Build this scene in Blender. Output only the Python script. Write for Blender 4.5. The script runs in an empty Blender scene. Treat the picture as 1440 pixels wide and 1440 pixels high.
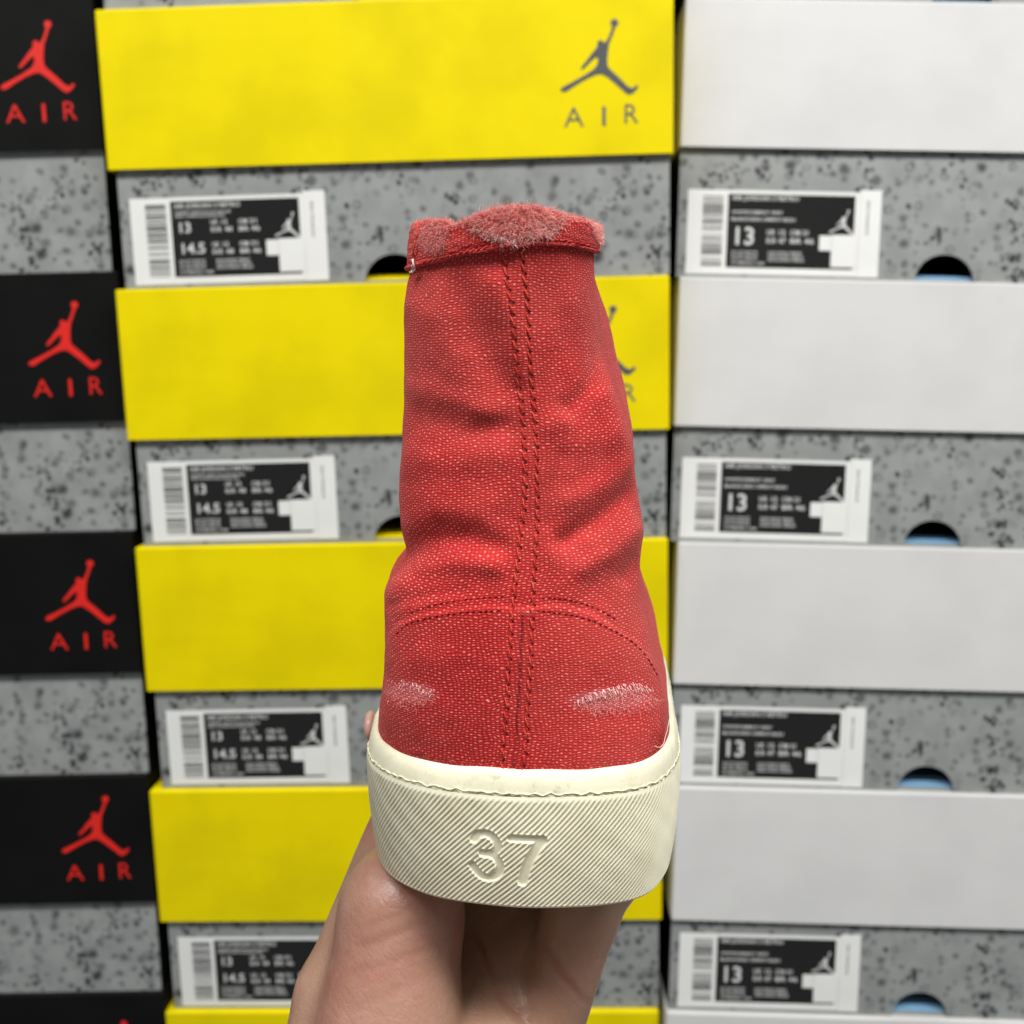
import bpy, bmesh, math, random
import numpy as np
from mathutils import Vector, Matrix, kdtree
random.seed(7); rng = np.random.default_rng(7)
S = bpy.context.scene
C = bpy.context.collection
# ---------------------------------------------------------------- camera
ZC = 1.35                                    # camera height above the shop floor
PIT, ROLL, FPX = .1254, -.0081, 1440.
cp, sp = math.cos(PIT), math.sin(PIT); cr, sr = math.cos(ROLL), math.sin(ROLL)
FWD = np.array([0, cp, -sp]); _up = np.array([0, sp, cp]); _r = np.array([1., 0, 0])
RGT = cr*_r + sr*_up; UPV = -sr*_r + cr*_up
cd = bpy.data.cameras.new('camera'); cam = bpy.data.objects.new('camera', cd); C.objects.link(cam)
cam.matrix_world = Matrix(((RGT[0], UPV[0], -FWD[0], 0), (RGT[1], UPV[1], -FWD[1], 0), (RGT[2], UPV[2], -FWD[2], ZC), (0, 0, 0, 1)))
cd.lens = 36; cd.sensor_width = 36; cd.clip_start = .01; cd.clip_end = 50
cd.dof.use_dof = True; cd.dof.focus_distance = .232; cd.dof.aperture_fstop = 19
S.camera = cam
# ---------------------------------------------------------------- light
w = bpy.data.worlds.new('World'); S.world = w; w.use_nodes = True
bg = w.node_tree.nodes['Background']; bg.inputs[0].default_value = (.93, .97, 1, 1); bg.inputs[1].default_value = .20
def area(name, loc, target, sx, sy, power, col=(1, .98, .95)):
    l = bpy.data.lights.new(name, 'AREA'); l.shape = 'RECTANGLE'; l.size = sx; l.size_y = sy; l.energy = power; l.color = col
    o = bpy.data.objects.new(name, l); C.objects.link(o); o.location = loc
    o.rotation_euler = (Vector(target)-Vector(loc)).to_track_quat('-Z', 'Y').to_euler(); return o
area('ceiling_lamp', (.25, -.35, ZC+1.35), (.25, -.1, ZC), 1.3, .35, 29)
area('ceiling_lamp', (-1.0, -.42, ZC+1.4), (-.9, -.1, ZC), 1.2, .3, 19)
area('ceiling_lamp', (1.25, -.42, ZC+1.4), (1.15, -.1, ZC), 1.2, .3, 20)
S.view_settings.view_transform = 'Standard'; S.view_settings.look = 'None'; S.view_settings.exposure = 0; S.view_settings.gamma = 1
S.view_settings.use_curve_mapping = False
# ---------------------------------------------------------------- photo <-> space helpers (camera at origin, z relative to it)
def ray(u, v):
    u = np.asarray(u, float)[..., None]; v = np.asarray(v, float)[..., None]
    return FWD*FPX + RGT*(u-720) - UPV*(v-720)
def at_y(u, v, y):
    d = ray(u, v); return d*(np.asarray(y, float)[..., None]/d[..., 1:2])
def proj(P):
    z = P@FWD; return 720+FPX*(P@RGT)/z, 720-FPX*(P@UPV)/z
def tag(o, label=None, cat=None, group=None, kind=None):
    if label: o['label'] = label
    if cat: o['category'] = cat
    if group: o['group'] = group
    if kind: o['kind'] = kind
    return o
def empty(name, M=None):
    o = bpy.data.objects.new(name, None); o.empty_display_size = .02; C.objects.link(o)
    if M is not None: o.matrix_world = M
    return o
def link(name, me, mat, parent=None, smooth=True):
    me.materials.clear(); me.materials.append(mat)
    if smooth: me.polygons.foreach_set('use_smooth', [True]*len(me.polygons))
    o = bpy.data.objects.new(name, me); C.objects.link(o)
    if parent: o.parent = parent
    return o
def np_mesh(name, V, F, uv=None):
    """V (n,3), F (m,4) or (m,3)"""
    V = np.ascontiguousarray(V, np.float32); F = np.ascontiguousarray(F, np.int32)
    me = bpy.data.meshes.new(name); k = F.shape[1]
    me.vertices.add(len(V)); me.vertices.foreach_set('co', V.ravel())
    me.loops.add(F.size); me.loops.foreach_set('vertex_index', F.ravel())
    me.polygons.add(len(F)); me.polygons.foreach_set('loop_start', np.arange(0, F.size, k, dtype=np.int32))
    me.polygons.foreach_set('loop_total', np.full(len(F), k, np.int32))
    me.update(calc_edges=True)
    if uv is not None:
        l = me.uv_layers.new(name='UVMap'); l.data.foreach_set('uv', np.asarray(uv, np.float32)[F.ravel()].ravel())
    return me
def grid_faces(n, m, closed=False):
    """n rows, m columns"""
    i, j = np.meshgrid(np.arange(n-1), np.arange(m if closed else m-1), indexing='ij')
    a = i*m+j; b = i*m+(j+1) % m
    return np.stack([a, b, b+m, a+m], -1).reshape(-1, 4)
# ---------------------------------------------------------------- material helpers
class NT:
    def __init__(s, name):
        s.m = bpy.data.materials.new(name); s.m.use_nodes = True; s.t = s.m.node_tree; s.b = s.t.nodes['Principled BSDF']
    def n(s, ty, **kw):
        x = s.t.nodes.new(ty)
        for k, v in kw.items(): setattr(x, k, v)
        return x
    def l(s, a, b): s.t.links.new(a, b)
    def _in(s, sock, v):
        if isinstance(v, (int, float)): sock.default_value = v
        elif isinstance(v, tuple): sock.default_value = v if len(v) == 4 or sock.type == 'VECTOR' else v+(1,)
        else: s.l(v, sock)
    def math(s, op, a, b=None, c=None, clamp=False):
        x = s.n('ShaderNodeMath', operation=op); x.use_clamp = clamp; s._in(x.inputs[0], a)
        if b is not None: s._in(x.inputs[1], b)
        if c is not None: s._in(x.inputs[2], c)
        return x.outputs[0]
    def mix(s, f, a, b, mode='MIX'):
        x = s.n('ShaderNodeMix', data_type='RGBA', blend_type=mode); s._in(x.inputs[0], f); s._in(x.inputs[6], a); s._in(x.inputs[7], b); return x.outputs[2]
    def noise(s, vec, scale, detail=3, rough=.5):
        x = s.n('ShaderNodeTexNoise'); x.inputs['Scale'].default_value = scale; x.inputs['Detail'].default_value = detail; x.inputs['Roughness'].default_value = rough
        if vec is not None: s.l(vec, x.inputs['Vector'])
        return x
    def ramp(s, f, lo, hi, a=0., b=1.):
        x = s.n('ShaderNodeMapRange'); x.interpolation_type = 'SMOOTHSTEP'; s._in(x.inputs[0], f)
        x.inputs[1].default_value = lo; x.inputs[2].default_value = hi; x.inputs[3].default_value = a; x.inputs[4].default_value = b; return x.outputs[0]
    def set(s, **kw):
        for k, v in kw.items(): s._in(s.b.inputs[k.replace('_', ' ')], v)
        return s
    def bump(s, h, strength=.3, dist=.001):
        x = s.n('ShaderNodeBump'); x.inputs['Strength'].default_value = strength; x.inputs['Distance'].default_value = dist
        s.l(h, x.inputs['Height']); s.l(x.outputs[0], s.b.inputs['Normal'])
    def obj(s): return s.n('ShaderNodeTexCoord').outputs['Object']
def card(name, col, rough=.5, spec=.4, var=.06, bump=.12):
    t = NT(name); o = t.obj(); n = t.noise(o, 18, 3); f = t.noise(o, 700, 2)
    g = t.n('ShaderNodeTexNoise'); g.inputs['Scale'].default_value = 5; t.l(o, g.inputs['Vector'])
    c2 = tuple(x*(1-var*2) for x in col)
    t.set(Base_Color=t.mix(t.ramp(n.outputs[0], .35, .7), col, c2), Roughness=t.ramp(g.outputs[0], .3, .7, rough-.06, rough+.08)); t.b.inputs['Specular IOR Level'].default_value = spec
    h = t.math('ADD', t.math('MULTIPLY', n.outputs[0], 1.0), t.math('MULTIPLY', f.outputs[0], .04)); t.bump(h, bump, .004)
    return t.m
M_yellow = card('yellow_card', (.83, .68, .0), .5, .12)
M_white = card('white_card', (.655, .655, .65), .55, .3, var=.03)
M_black = card('black_card', (.0055, .0056, .0055), .5, .10, var=.15)
M_inblue = card('pale_blue_card', (.22, .42, .62), .6)
M_red_print = card('red_print', (.75, .018, .012), .5)
M_grey_print = card('charcoal_print', (.10, .105, .11), .4)
M_paper = card('label_paper', (.80, .81, .79), .5, var=.02)
M_ink = card('label_black_ink', (.012, .013, .012), .3, var=.02)
M_text = card('label_white_lettering', (.62, .63, .62), .5)
M_bar = card('barcode_ink', (.04, .04, .04), .5)
M_light_block = card('dark_light_block', (.02, .02, .02), .8)
def speckle():
    t = NT('speckled_cement_card'); o = t.obj()
    wn = t.noise(o, 160, 2); ad = t.n('ShaderNodeVectorMath', operation='MULTIPLY_ADD'); t.l(wn.outputs['Color'], ad.inputs[0]); ad.inputs[1].default_value = (.004,)*3; t.l(o, ad.inputs[2])
    V = ad.outputs[0]
    flat = t.n('ShaderNodeVectorMath', operation='MULTIPLY'); t.l(V, flat.inputs[0]); flat.inputs[1].default_value = (1, 0.02, 1); V = flat.outputs[0]
    def vor(scale, rnd=1.):
        x = t.n('ShaderNodeTexVoronoi'); x.inputs['Scale'].default_value = scale; x.inputs['Randomness'].default_value = rnd; t.l(V, x.inputs['Vector'])
        s = t.n('ShaderNodeSeparateColor'); t.l(x.outputs['Color'], s.inputs[0]); return x.outputs['Distance'], s.outputs
    # small ring marks
    d, c = vor(135)
    ring = t.math('MULTIPLY', t.ramp(d, .14, .26), t.ramp(d, .32, .44, 1, 0))
    ring = t.math('MULTIPLY', ring, t.ramp(c[0], .15, .8, .1, 1.))
    fill = t.math('MULTIPLY', t.ramp(d, .1, .34, 1, 0), t.ramp(c[1], .2, .75, 0, 1.))
    # scattered dark spots, clumped
    d2, c2 = vor(62)
    cl = t.noise(o, 38, 1)
    blot = t.math('MULTIPLY', t.ramp(d2, .08, .33, 1, 0), t.ramp(c2[0], .22, .36))
    blot = t.math('MULTIPLY', blot, t.ramp(c2[2], 0, 1, .5, 1.))
    d3, c3 = vor(210)
    clump = t.math('MULTIPLY', t.math('MULTIPLY', t.ramp(d3, .25, .5, 1, 0), t.ramp(cl.outputs[0], .56, .64)), 1.)
    d4, c4 = vor(92); spot = t.math('MULTIPLY', t.math('MULTIPLY', t.ramp(d4, .06, .30, 1, 0), t.ramp(c4[0], .45, .55)), t.ramp(c4[1], 0, 1, .35, .95))
    clump = t.math('MAXIMUM', clump, spot)
    dark = t.math('MAXIMUM', t.math('MAXIMUM', blot, clump), t.math('MULTIPLY', fill, .7))
    base = t.mix(t.ramp(t.noise(o, 60, 3).outputs[0], .3, .7), (.30, .315, .308), (.25, .262, .258))
    col = t.mix(t.math('MULTIPLY', ring, .75), base, (.09, .10, .10))
    col = t.mix(dark, col, (.02, .022, .022))
    t.set(Base_Color=col, Roughness=.6); return t.m
M_speck = speckle()

def canvas(name, weave=(.94, .585), worn=None):
    """red washed canvas; UV in millimetres"""
    t = NT(name); uv = t.n('ShaderNodeUVMap').outputs[0]; ob = t.obj()
    wob = t.noise(uv, .16, 2); ad = t.n('ShaderNodeVectorMath', operation='MULTIPLY_ADD'); t.l(wob.outputs['Color'], ad.inputs[0]); ad.inputs[1].default_value = (2.6, 2.6, 0); t.l(uv, ad.inputs[2])
    wob2 = t.noise(uv, 1.6, 1); ad2 = t.n('ShaderNodeVectorMath', operation='MULTIPLY_ADD'); t.l(wob2.outputs['Color'], ad2.inputs[0]); ad2.inputs[1].default_value = (.30, .22, 0); t.l(ad.outputs[0], ad2.inputs[2])
    s = t.n('ShaderNodeSeparateXYZ'); t.l(ad2.outputs[0], s.inputs[0])
    # plain weave: warp knots on one parity of the grid, weft knots on the other
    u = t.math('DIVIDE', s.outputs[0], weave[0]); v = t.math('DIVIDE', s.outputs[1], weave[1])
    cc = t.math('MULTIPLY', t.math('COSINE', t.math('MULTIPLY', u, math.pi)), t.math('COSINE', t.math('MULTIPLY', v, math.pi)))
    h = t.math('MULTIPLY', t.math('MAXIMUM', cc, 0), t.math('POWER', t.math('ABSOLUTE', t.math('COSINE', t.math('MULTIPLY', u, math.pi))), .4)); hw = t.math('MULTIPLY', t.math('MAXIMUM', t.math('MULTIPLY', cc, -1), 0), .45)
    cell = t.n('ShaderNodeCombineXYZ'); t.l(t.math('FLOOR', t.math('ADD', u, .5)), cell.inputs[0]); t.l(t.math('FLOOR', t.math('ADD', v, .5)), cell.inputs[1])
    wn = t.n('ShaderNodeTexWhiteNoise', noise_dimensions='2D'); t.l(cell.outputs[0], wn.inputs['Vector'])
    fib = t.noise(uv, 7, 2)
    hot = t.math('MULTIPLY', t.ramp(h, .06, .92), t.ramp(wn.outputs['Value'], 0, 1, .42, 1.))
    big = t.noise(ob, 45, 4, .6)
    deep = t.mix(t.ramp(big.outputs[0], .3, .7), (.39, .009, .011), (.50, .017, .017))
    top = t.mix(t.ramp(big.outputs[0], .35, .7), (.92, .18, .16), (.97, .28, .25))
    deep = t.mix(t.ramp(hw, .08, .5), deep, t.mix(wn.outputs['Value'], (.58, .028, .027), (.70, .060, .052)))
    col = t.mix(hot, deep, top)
    fade = t.noise(ob, 16, 4, .6); col = t.mix(t.ramp(fade.outputs[0], .42, .68, 0, .22), col, (.74, .13, .11))
    # pale slubs
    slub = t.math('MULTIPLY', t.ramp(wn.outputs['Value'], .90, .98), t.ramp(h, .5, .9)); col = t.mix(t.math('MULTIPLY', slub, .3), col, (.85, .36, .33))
    if worn:
        wa = t.n('ShaderNodeAttribute', attribute_name='worn').outputs['Fac']
        wn2 = t.noise(uv, .9, 4, .65)
        wf = t.ramp(t.math('ADD', wa, t.math('MULTIPLY', t.math('SUBTRACT', wn2.outputs[0], .5), 1.5)), .30, .80)
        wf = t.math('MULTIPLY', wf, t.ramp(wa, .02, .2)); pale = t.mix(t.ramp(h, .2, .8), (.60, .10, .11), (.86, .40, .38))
        col = t.mix(t.math('MULTIPLY', wf, .92), col, pale)
        dk = t.n('ShaderNodeAttribute', attribute_name='seam_dark').outputs['Fac']
        col = t.mix(dk, col, (.09, .003, .006))
    t.set(Base_Color=col, Roughness=.9); t.b.inputs['Specular IOR Level'].default_value = .15
    t.b.inputs['Sheen Weight'].default_value = .26; t.b.inputs['Sheen Roughness'].default_value = .5; t.b.inputs['Sheen Tint'].default_value = (1, .5, .45, 1)
    t.bump(t.math('ADD', t.math('ADD', h, hw), t.math('MULTIPLY', fib.outputs[0], .45)), .75, .00028)
    return t.m
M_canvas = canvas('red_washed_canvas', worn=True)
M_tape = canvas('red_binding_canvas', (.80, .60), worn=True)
def island(name, a, b, rough=.85):
    t = NT(name); g = t.n('ShaderNodeNewGeometry'); t.set(Base_Color=t.mix(g.outputs['Random Per Island'], a, b), Roughness=rough)
    t.b.inputs['Specular IOR Level'].default_value = .25; return t.m
M_thread = island('orange_red_thread', (.58, .032, .022), (.80, .10, .06))
M_thread_red = island('red_thread', (.42, .02, .022), (.66, .06, .05))
M_thread_dark = island('dark_red_thread', (.20, .006, .010), (.40, .016, .018))
M_fuzz = island('pink_frayed_lint', (.76, .09, .09), (1., .64, .57))
M_fuzz_pale = island('pale_frayed_lint', (.90, .45, .42), (.96, .82, .80))
M_hair = island('pale_loose_thread', (.8, .62, .58), (.85, .7, .65))
M_hole = island('needle_hole', (.06, .002, .004), (.10, .003, .006))
def rubber():
    t = NT('cream_rubber'); o = t.obj()
    n = t.noise(o, 60, 4, .6); n2 = t.noise(o, 900, 2)
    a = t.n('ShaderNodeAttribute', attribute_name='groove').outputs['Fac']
    col = t.mix(t.ramp(n.outputs[0], .3, .75), (.875, .84, .645), (.81, .77, .565))
    st = t.n('ShaderNodeAttribute', attribute_name='scuff').outputs['Fac']
    sn = t.noise(o, 300, 4, .7)
    col = t.mix(t.math('MULTIPLY', st, t.ramp(sn.outputs[0], .50, .72, 0, .5)), col, (.33, .30, .22))
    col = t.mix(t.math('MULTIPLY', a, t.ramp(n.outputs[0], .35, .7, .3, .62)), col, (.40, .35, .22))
    t.set(Base_Color=col, Roughness=.5); t.b.inputs['Specular IOR Level'].default_value = .4
    t.b.inputs['Subsurface Weight'].default_value = .12; t.b.inputs['Subsurface Radius'].default_value = (.002, .0017, .001)
    t.b.inputs['Subsurface Scale'].default_value = 1
    t.bump(n2.outputs[0], .15, .0003); return t.m
M_rubber = rubber()
CREASES = [((612, 1296), (478, 1340), .222, .0020, .30), ((620, 1330), (500, 1372), .222, .0018, .26), ((620, 1368), (470, 1428), .218, .0022, .20), ((600, 1268), (500, 1312), .226, .0018, .22), ((655, 1300), (705, 1398), .25, .0018, .9), ((700, 1388), (755, 1462), .238, .0018, .85), ((758, 1325), (826, 1412), .24, .0016, 1.), ((800, 1296), (856, 1308), .245, .0012, .35)]
def skin():
    t = NT('skin'); o = t.obj()
    n = t.noise(o, 38, 4, .6); n2 = t.noise(o, 150, 3); f = t.noise(o, 1100, 3, .6)
    v = t.n('ShaderNodeTexVoronoi', feature='DISTANCE_TO_EDGE'); v.inputs['Scale'].default_value = 620
    sc = t.n('ShaderNodeVectorMath', operation='MULTIPLY'); t.l(o, sc.inputs[0]); sc.inputs[1].default_value = (1, 1, .45); t.l(sc.outputs[0], v.inputs['Vector'])
    col = t.mix(t.ramp(n.outputs[0], .32, .68), (.37, .205, .145), (.335, .14, .105))
    col = t.mix(t.ramp(n2.outputs[0], .45, .75, 0, .4), col, (.47, .29, .215))
    n3 = t.noise(o, 26, 2); col = t.mix(t.ramp(n3.outputs[0], .40, .62, 0, .55), col, (.35, .235, .15))
    # flexion creases: where the skin meets a plane, inside a short reach
    wob = t.noise(o, 90, 3); ad = t.n('ShaderNodeVectorMath', operation='MULTIPLY_ADD'); t.l(wob.outputs['Color'], ad.inputs[0]); ad.inputs[1].default_value = (.004,)*3; t.l(o, ad.inputs[2])
    tot = None
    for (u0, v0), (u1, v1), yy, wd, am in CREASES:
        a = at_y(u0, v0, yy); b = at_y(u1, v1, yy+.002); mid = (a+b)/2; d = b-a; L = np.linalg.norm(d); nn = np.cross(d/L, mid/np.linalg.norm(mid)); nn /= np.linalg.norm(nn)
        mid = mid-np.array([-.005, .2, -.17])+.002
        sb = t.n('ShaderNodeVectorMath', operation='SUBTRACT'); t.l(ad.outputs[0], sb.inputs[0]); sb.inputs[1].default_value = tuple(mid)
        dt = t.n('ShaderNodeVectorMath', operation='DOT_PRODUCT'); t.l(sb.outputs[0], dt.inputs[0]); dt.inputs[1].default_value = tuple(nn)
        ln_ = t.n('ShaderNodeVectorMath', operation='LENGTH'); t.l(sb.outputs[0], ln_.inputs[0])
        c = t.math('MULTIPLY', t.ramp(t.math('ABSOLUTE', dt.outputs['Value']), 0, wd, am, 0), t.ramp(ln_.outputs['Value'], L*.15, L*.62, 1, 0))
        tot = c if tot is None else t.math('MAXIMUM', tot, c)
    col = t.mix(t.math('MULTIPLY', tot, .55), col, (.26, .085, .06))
    t.set(Base_Color=col, Roughness=t.ramp(n2.outputs[0], .3, .7, .30, .46)); t.b.inputs['Specular IOR Level'].default_value = .5
    t.b.inputs['Subsurface Weight'].default_value = .22; t.b.inputs['Subsurface Radius'].default_value = (.006, .0022, .0012); t.b.inputs['Subsurface Scale'].default_value = 1
    st = t.n('ShaderNodeVectorMath', operation='MULTIPLY'); t.l(o, st.inputs[0]); st.inputs[1].default_value = (1., 1., .28)
    rt = t.n('ShaderNodeVectorRotate', rotation_type='EULER_XYZ'); t.l(o, rt.inputs[0]); rt.inputs['Rotation'].default_value = (0, .75, 0); t.l(rt.outputs[0], st.inputs[0])
    ln = t.noise(st.outputs[0], 260, 4, .6); cre = t.ramp(t.math('ABSOLUTE', t.math('SUBTRACT', ln.outputs[0], .5)), 0, .09)
    h = t.math('ADD', t.math('MULTIPLY', tot, -3.2), t.math('MULTIPLY', cre, .28)) ; h = t.math('ADD', h, t.math('ADD', t.math('MULTIPLY', f.outputs[0], .8), t.math('MULTIPLY', t.ramp(v.outputs[0], 0, .2), .12))); t.bump(h, .45, .00028)
    return t.m
M_skin = skin()
t_ = NT('fingernail'); t_.set(Base_Color=(.66, .38, .32), Roughness=.25); M_nail = t_.m
# ================================================================ BOX STACKS
FIT = dict(h=.1723, lh=.0974, cols={1: (-.2656, .6931, .248, -.009, -.0154, .0016), 2: (-.2627, .674, .2342, -.0334, -.0145, .0333), 3: (.1218, .697, .2415, -.0169, .0293, -.0348)})
ADJ = {(1, 1): (-.4, 1.7, -1.7), (1, 2): (3., .1, 1.9), (1, 3): (.3, -2., 2.), (1, 4): (-1.6, -3.5, -2.8), (1, 5): (-1.3, 3.5, 4.),
       (2, 1): (4.5, -1., -1.1), (2, 2): (2.3, .3, .9), (2, 3): (1.3, 1.3, 3.9), (2, 4): (-2.9, -1., 2.), (2, 5): (-5.1, .4, 0),
       (3, 1): (-7.3, 4.1, -4.1), (3, 2): (-4.7, -.6, .7), (3, 3): (.9, -4.9, .2), (3, 4): (6.1, -3.4, -1.9), (3, 5): (5.1, 4.8, 0),
       (1, 0): (1, 1, 0), (2, 0): (5, 0, 0), (3, 0): (-6, 3, 0), (1, 6): (0, 0, 0), (2, 6): (-5, 0, 0), (3, 6): (5, 0, 0)}
W, DEP = .36, .24
def bm_box(bm, x0, x1, y0, y1, z0, z1):
    vs = [bm.verts.new((x, y, z)) for x in (x0, x1) for y in (y0, y1) for z in (z0, z1)]
    for f in ((0, 1, 3, 2), (4, 6, 7, 5), (0, 4, 5, 1), (2, 3, 7, 6), (0, 2, 6, 4), (1, 5, 7, 3)): bm.faces.new([vs[i] for i in f])
def bm_mesh(name, bm, bevel=0, seg=2):
    if bevel: bmesh.ops.bevel(bm, geom=[e for e in bm.edges if e.calc_face_angle(0) > .6], offset=bevel, segments=seg, affect='EDGES', profile=.5)
    bmesh.ops.recalc_face_normals(bm, faces=bm.faces); me = bpy.data.meshes.new(name); bm.to_mesh(me); bm.free(); return me
def flat_mesh(name, polys, th, y):
    """polys: list of outlines [(x,z)...] facing -y, extruded by th from plane y"""
    bm = bmesh.new()
    for P in polys:
        f = bm.faces.new([bm.verts.new((x, y, z)) for x, z in P]); f.normal_update()
        bmesh.ops.triangulate(bm, faces=[f])
    r = bmesh.ops.extrude_face_region(bm, geom=list(bm.faces))
    for v in [g for g in r['geom'] if isinstance(g, bmesh.types.BMVert)]: v.co.y -= th
    return bm_mesh(name, bm)
def text_mesh(items, th, y, name='lettering', bold=.0):
    """items: (string, x, z, cap_height, max_width or None, rot)"""
    bm = bmesh.new()
    for it in items:
        s, x, z, h = it[:4]; mw = it[4] if len(it) > 4 else None; rot = it[5] if len(it) > 5 else 0
        cu = bpy.data.curves.new('t', 'FONT'); cu.body = s; cu.size = h/.72; cu.resolution_u = 2; cu.offset = bold*h
        o = bpy.data.objects.new('t', cu); C.objects.link(o); dg = bpy.context.evaluated_depsgraph_get()
        me = bpy.data.meshes.new_from_object(o.evaluated_get(dg)); bpy.data.objects.remove(o); bpy.data.curves.remove(cu)
        n = len(me.vertices); co = np.zeros(n*3, np.float32); me.vertices.foreach_get('co', co); co = co.reshape(-1, 3)
        wd = co[:, 0].max() if n else 1
        sx = mw/wd if mw else 1
        X = co[:, 0]*sx; Z = co[:, 1]
        if rot: X, Z = Z, -X
        vs = [bm.verts.new((x+a, y, z+b)) for a, b in zip(X, Z)]
        for p in me.polygons:
            try: bm.faces.new([vs[i] for i in p.vertices])
            except ValueError: pass
        bpy.data.meshes.remove(me)
    bmesh.ops.triangulate(bm, faces=bm.faces)
    for f in bm.faces:
        f.normal_update()
        if f.normal.y > 0: f.normal_flip()
    r = bmesh.ops.extrude_face_region(bm, geom=list(bm.faces))
    for v in [g for g in r['geom'] if isinstance(g, bmesh.types.BMVert)]: v.co.y -= th
    return bm_mesh(name, bm)
# emblem outline, in units of 1/13.2 mm measured from a lid's lower right corner
EMB = [(728, 212), (712, 262), (690, 312), (668, 345), (652, 338), (632, 322), (610, 330), (603, 352), (606, 376), (584, 402), (548, 445), (515, 490), (480, 530), (468, 552), (485, 562), (515, 535), (555, 495), (585, 470), (603, 463), (610, 490), (600, 528), (574, 562), (500, 610), (400, 663), (326, 698), (300, 716), (306, 744), (345, 744), (430, 690), (520, 640), (600, 608), (642, 606), (690, 638), (760, 700), (828, 766), (858, 788), (896, 774), (936, 728), (930, 706), (912, 714), (890, 734), (850, 716), (780, 640), (712, 574), (690, 548), (684, 500), (690, 425), (702, 352), (728, 290), (752, 224)]
for a in np.linspace(-70, 250, 14)[1:-1]:
    EMB.append((745+32*math.cos(math.radians(a+0)), 185-32*math.sin(math.radians(a))))
EMB_ = [((x-1225)/13200, (1290-y)/14200) for x, y in EMB]
def shift(P, dx, dz, s=1., cx=0, cz=0): return [((x-cx)*s+dx, (z-cz)*s+dz) for x, z in P]
LOGO = flat_mesh('emblem', [shift(EMB_, 0, 0)], .00025, -.00005)
AIR = text_mesh([('A', (322-1225)/13200, (1290-1043)/14200, .0123, .0125), ('I', (612-1225)/13200, (1290-1043)/14200, .0123, .0042), ('R', (806-1225)/13200, (1290-1030)/14200, .0123, .0098)], .00025, -.00005, 'lettering', -.012)
# ---- label art, millimetres from the label's top left corner
def mm(items): return [(s, x/1000, -(z+h)/1000, h/1000)+((r[0]/1000 if r and r[0] else None,)+tuple(r[1:]) if r else ()) for s, x, z, h, *r in items]
def rect(x0, x1, z0, z1): return [(x0/1000, -z0/1000), (x0/1000, -z1/1000), (x1/1000, -z1/1000), (x1/1000, -z0/1000)]
def label_art(kind):
    A = {}
    A['paper'] = flat_mesh('paper', [rect(0, 113, 0, 54.5)], .0003, 0)
    A['side_strip'] = flat_mesh('side_strip', [rect(113.1, 127, -1.5, 54.8)], .0006, 0)
    A['print_panel'] = flat_mesh('print_panel', [rect(26.5, 110, 2.4, 50)], .0001, -.0003)
    bars = []; z = 4.; r = random.Random(3 if kind == 2 else 5)
    while z < 49.5:
        wd = r.choice([.25, .35, .5, .8]); 
        if kind == 2 and 14 < z < 21: wd = r.choice([.8, 1.])
        ln = 23.5; bars.append(rect(10, ln, z, min(z+wd, 50))); z += wd+r.choice([.3, .35, .5, 1.0]) + (1.6 if r.random() < .06 else 0)
    A['barcode'] = flat_mesh('barcode', bars, .0001, -.0003)
    tx = []
    if kind == 2:
        tx += [('AIR JORDAN 3 RETRO', 29, 3.8, 2.9, 43), ('CEMENT GREY/YELLOW-BLACK', 29, 8.8, 1.5, 37), ('GRIS CIMENT/JAUNE/NOIR', 29, 11.2, 1.3, 33)]
        tx += [('13', 30, 15.5, 6.6, 9), ('14.5', 30.5, 28.5, 6.8, 17)]
        for z in (14.4, 28.4):
            tx += [('UK', 52, z, 3, 5), ('12', 58.5, z, 3, 4.6), ('EUR', 52, z+4.6, 3, 7), ('48', 61, z+4.6, 3, 5), ('CM', 70, z, 3, 6), ('31', 77.5, z, 3, 4.5), ('BR 46', 70, z+4.6, 3, 14)]
    else:
        tx += [('AIR JORDAN 3 RETRO', 29, 3.4, 2.9, 44), ('WHITE/CEMENT GREY', 29, 13., 2.0, 34), ('BLANC/GRIS CIMENT-BLEU', 29, 17.4, 2.2, 42)]
        tx += [('13', 29.5, 23.5, 11.5, 15)]
        tx += [('UK', 52.5, 25, 3.4, 6), ('12', 60, 25, 3.4, 5), ('EUR', 52.5, 30.4, 3.4, 6.5), ('47', 60.5, 30.4, 3.4, 5), ('CM 31', 68, 25, 3.4, 12), ('BR 46', 68, 30.4, 3.4, 16)]
    for k in range(3): tx.append(('DO NOT REMOVE', 30, 39.2+k*2.2, 1.3, 17)); tx.append(('MADE IN VIETNAM / FABRIQUE', 54, 39.2+k*2.4, 1.5, 22+k))
    tx.append(('CT8532-100', 30, 46.2, 1.8, 22))
    A['lettering'] = text_mesh(mm(tx), .00012, -.0004, 'lettering', .03)
    if kind == 2: bmx = None
    A['strip_lettering'] = text_mesh(mm([('00193654', 117.5, 3, 2.0, 22, 1)]), .0001, -.0006, 'strip_lettering')
    EL = [((x-560/1)/1000, 0) for x in ()]
    A['emblem'] = flat_mesh('emblem', [[((ex+1225/13200-.0225)*.36+.0935, (ez-.0387)*.36-.0262) for ex, ez in EMB_]], .00012, -.0004)
    A['sticker'] = flat_mesh('sticker', [rect(87.5, 95.3, 28.2, 38)], .0002, -.0004), flat_mesh('sticker', [rect(95.5, 112.6, 27.6, 48.6)], .0002, -.0004)
    return A
ART = {2: label_art(2), 3: label_art(3)}
def Rm(yaw, lean, tilt): return Matrix.Rotation(yaw, 4, 'Z') @ Matrix.Rotation(lean, 4, 'Y') @ Matrix.Rotation(tilt, 4, 'X')
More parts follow.
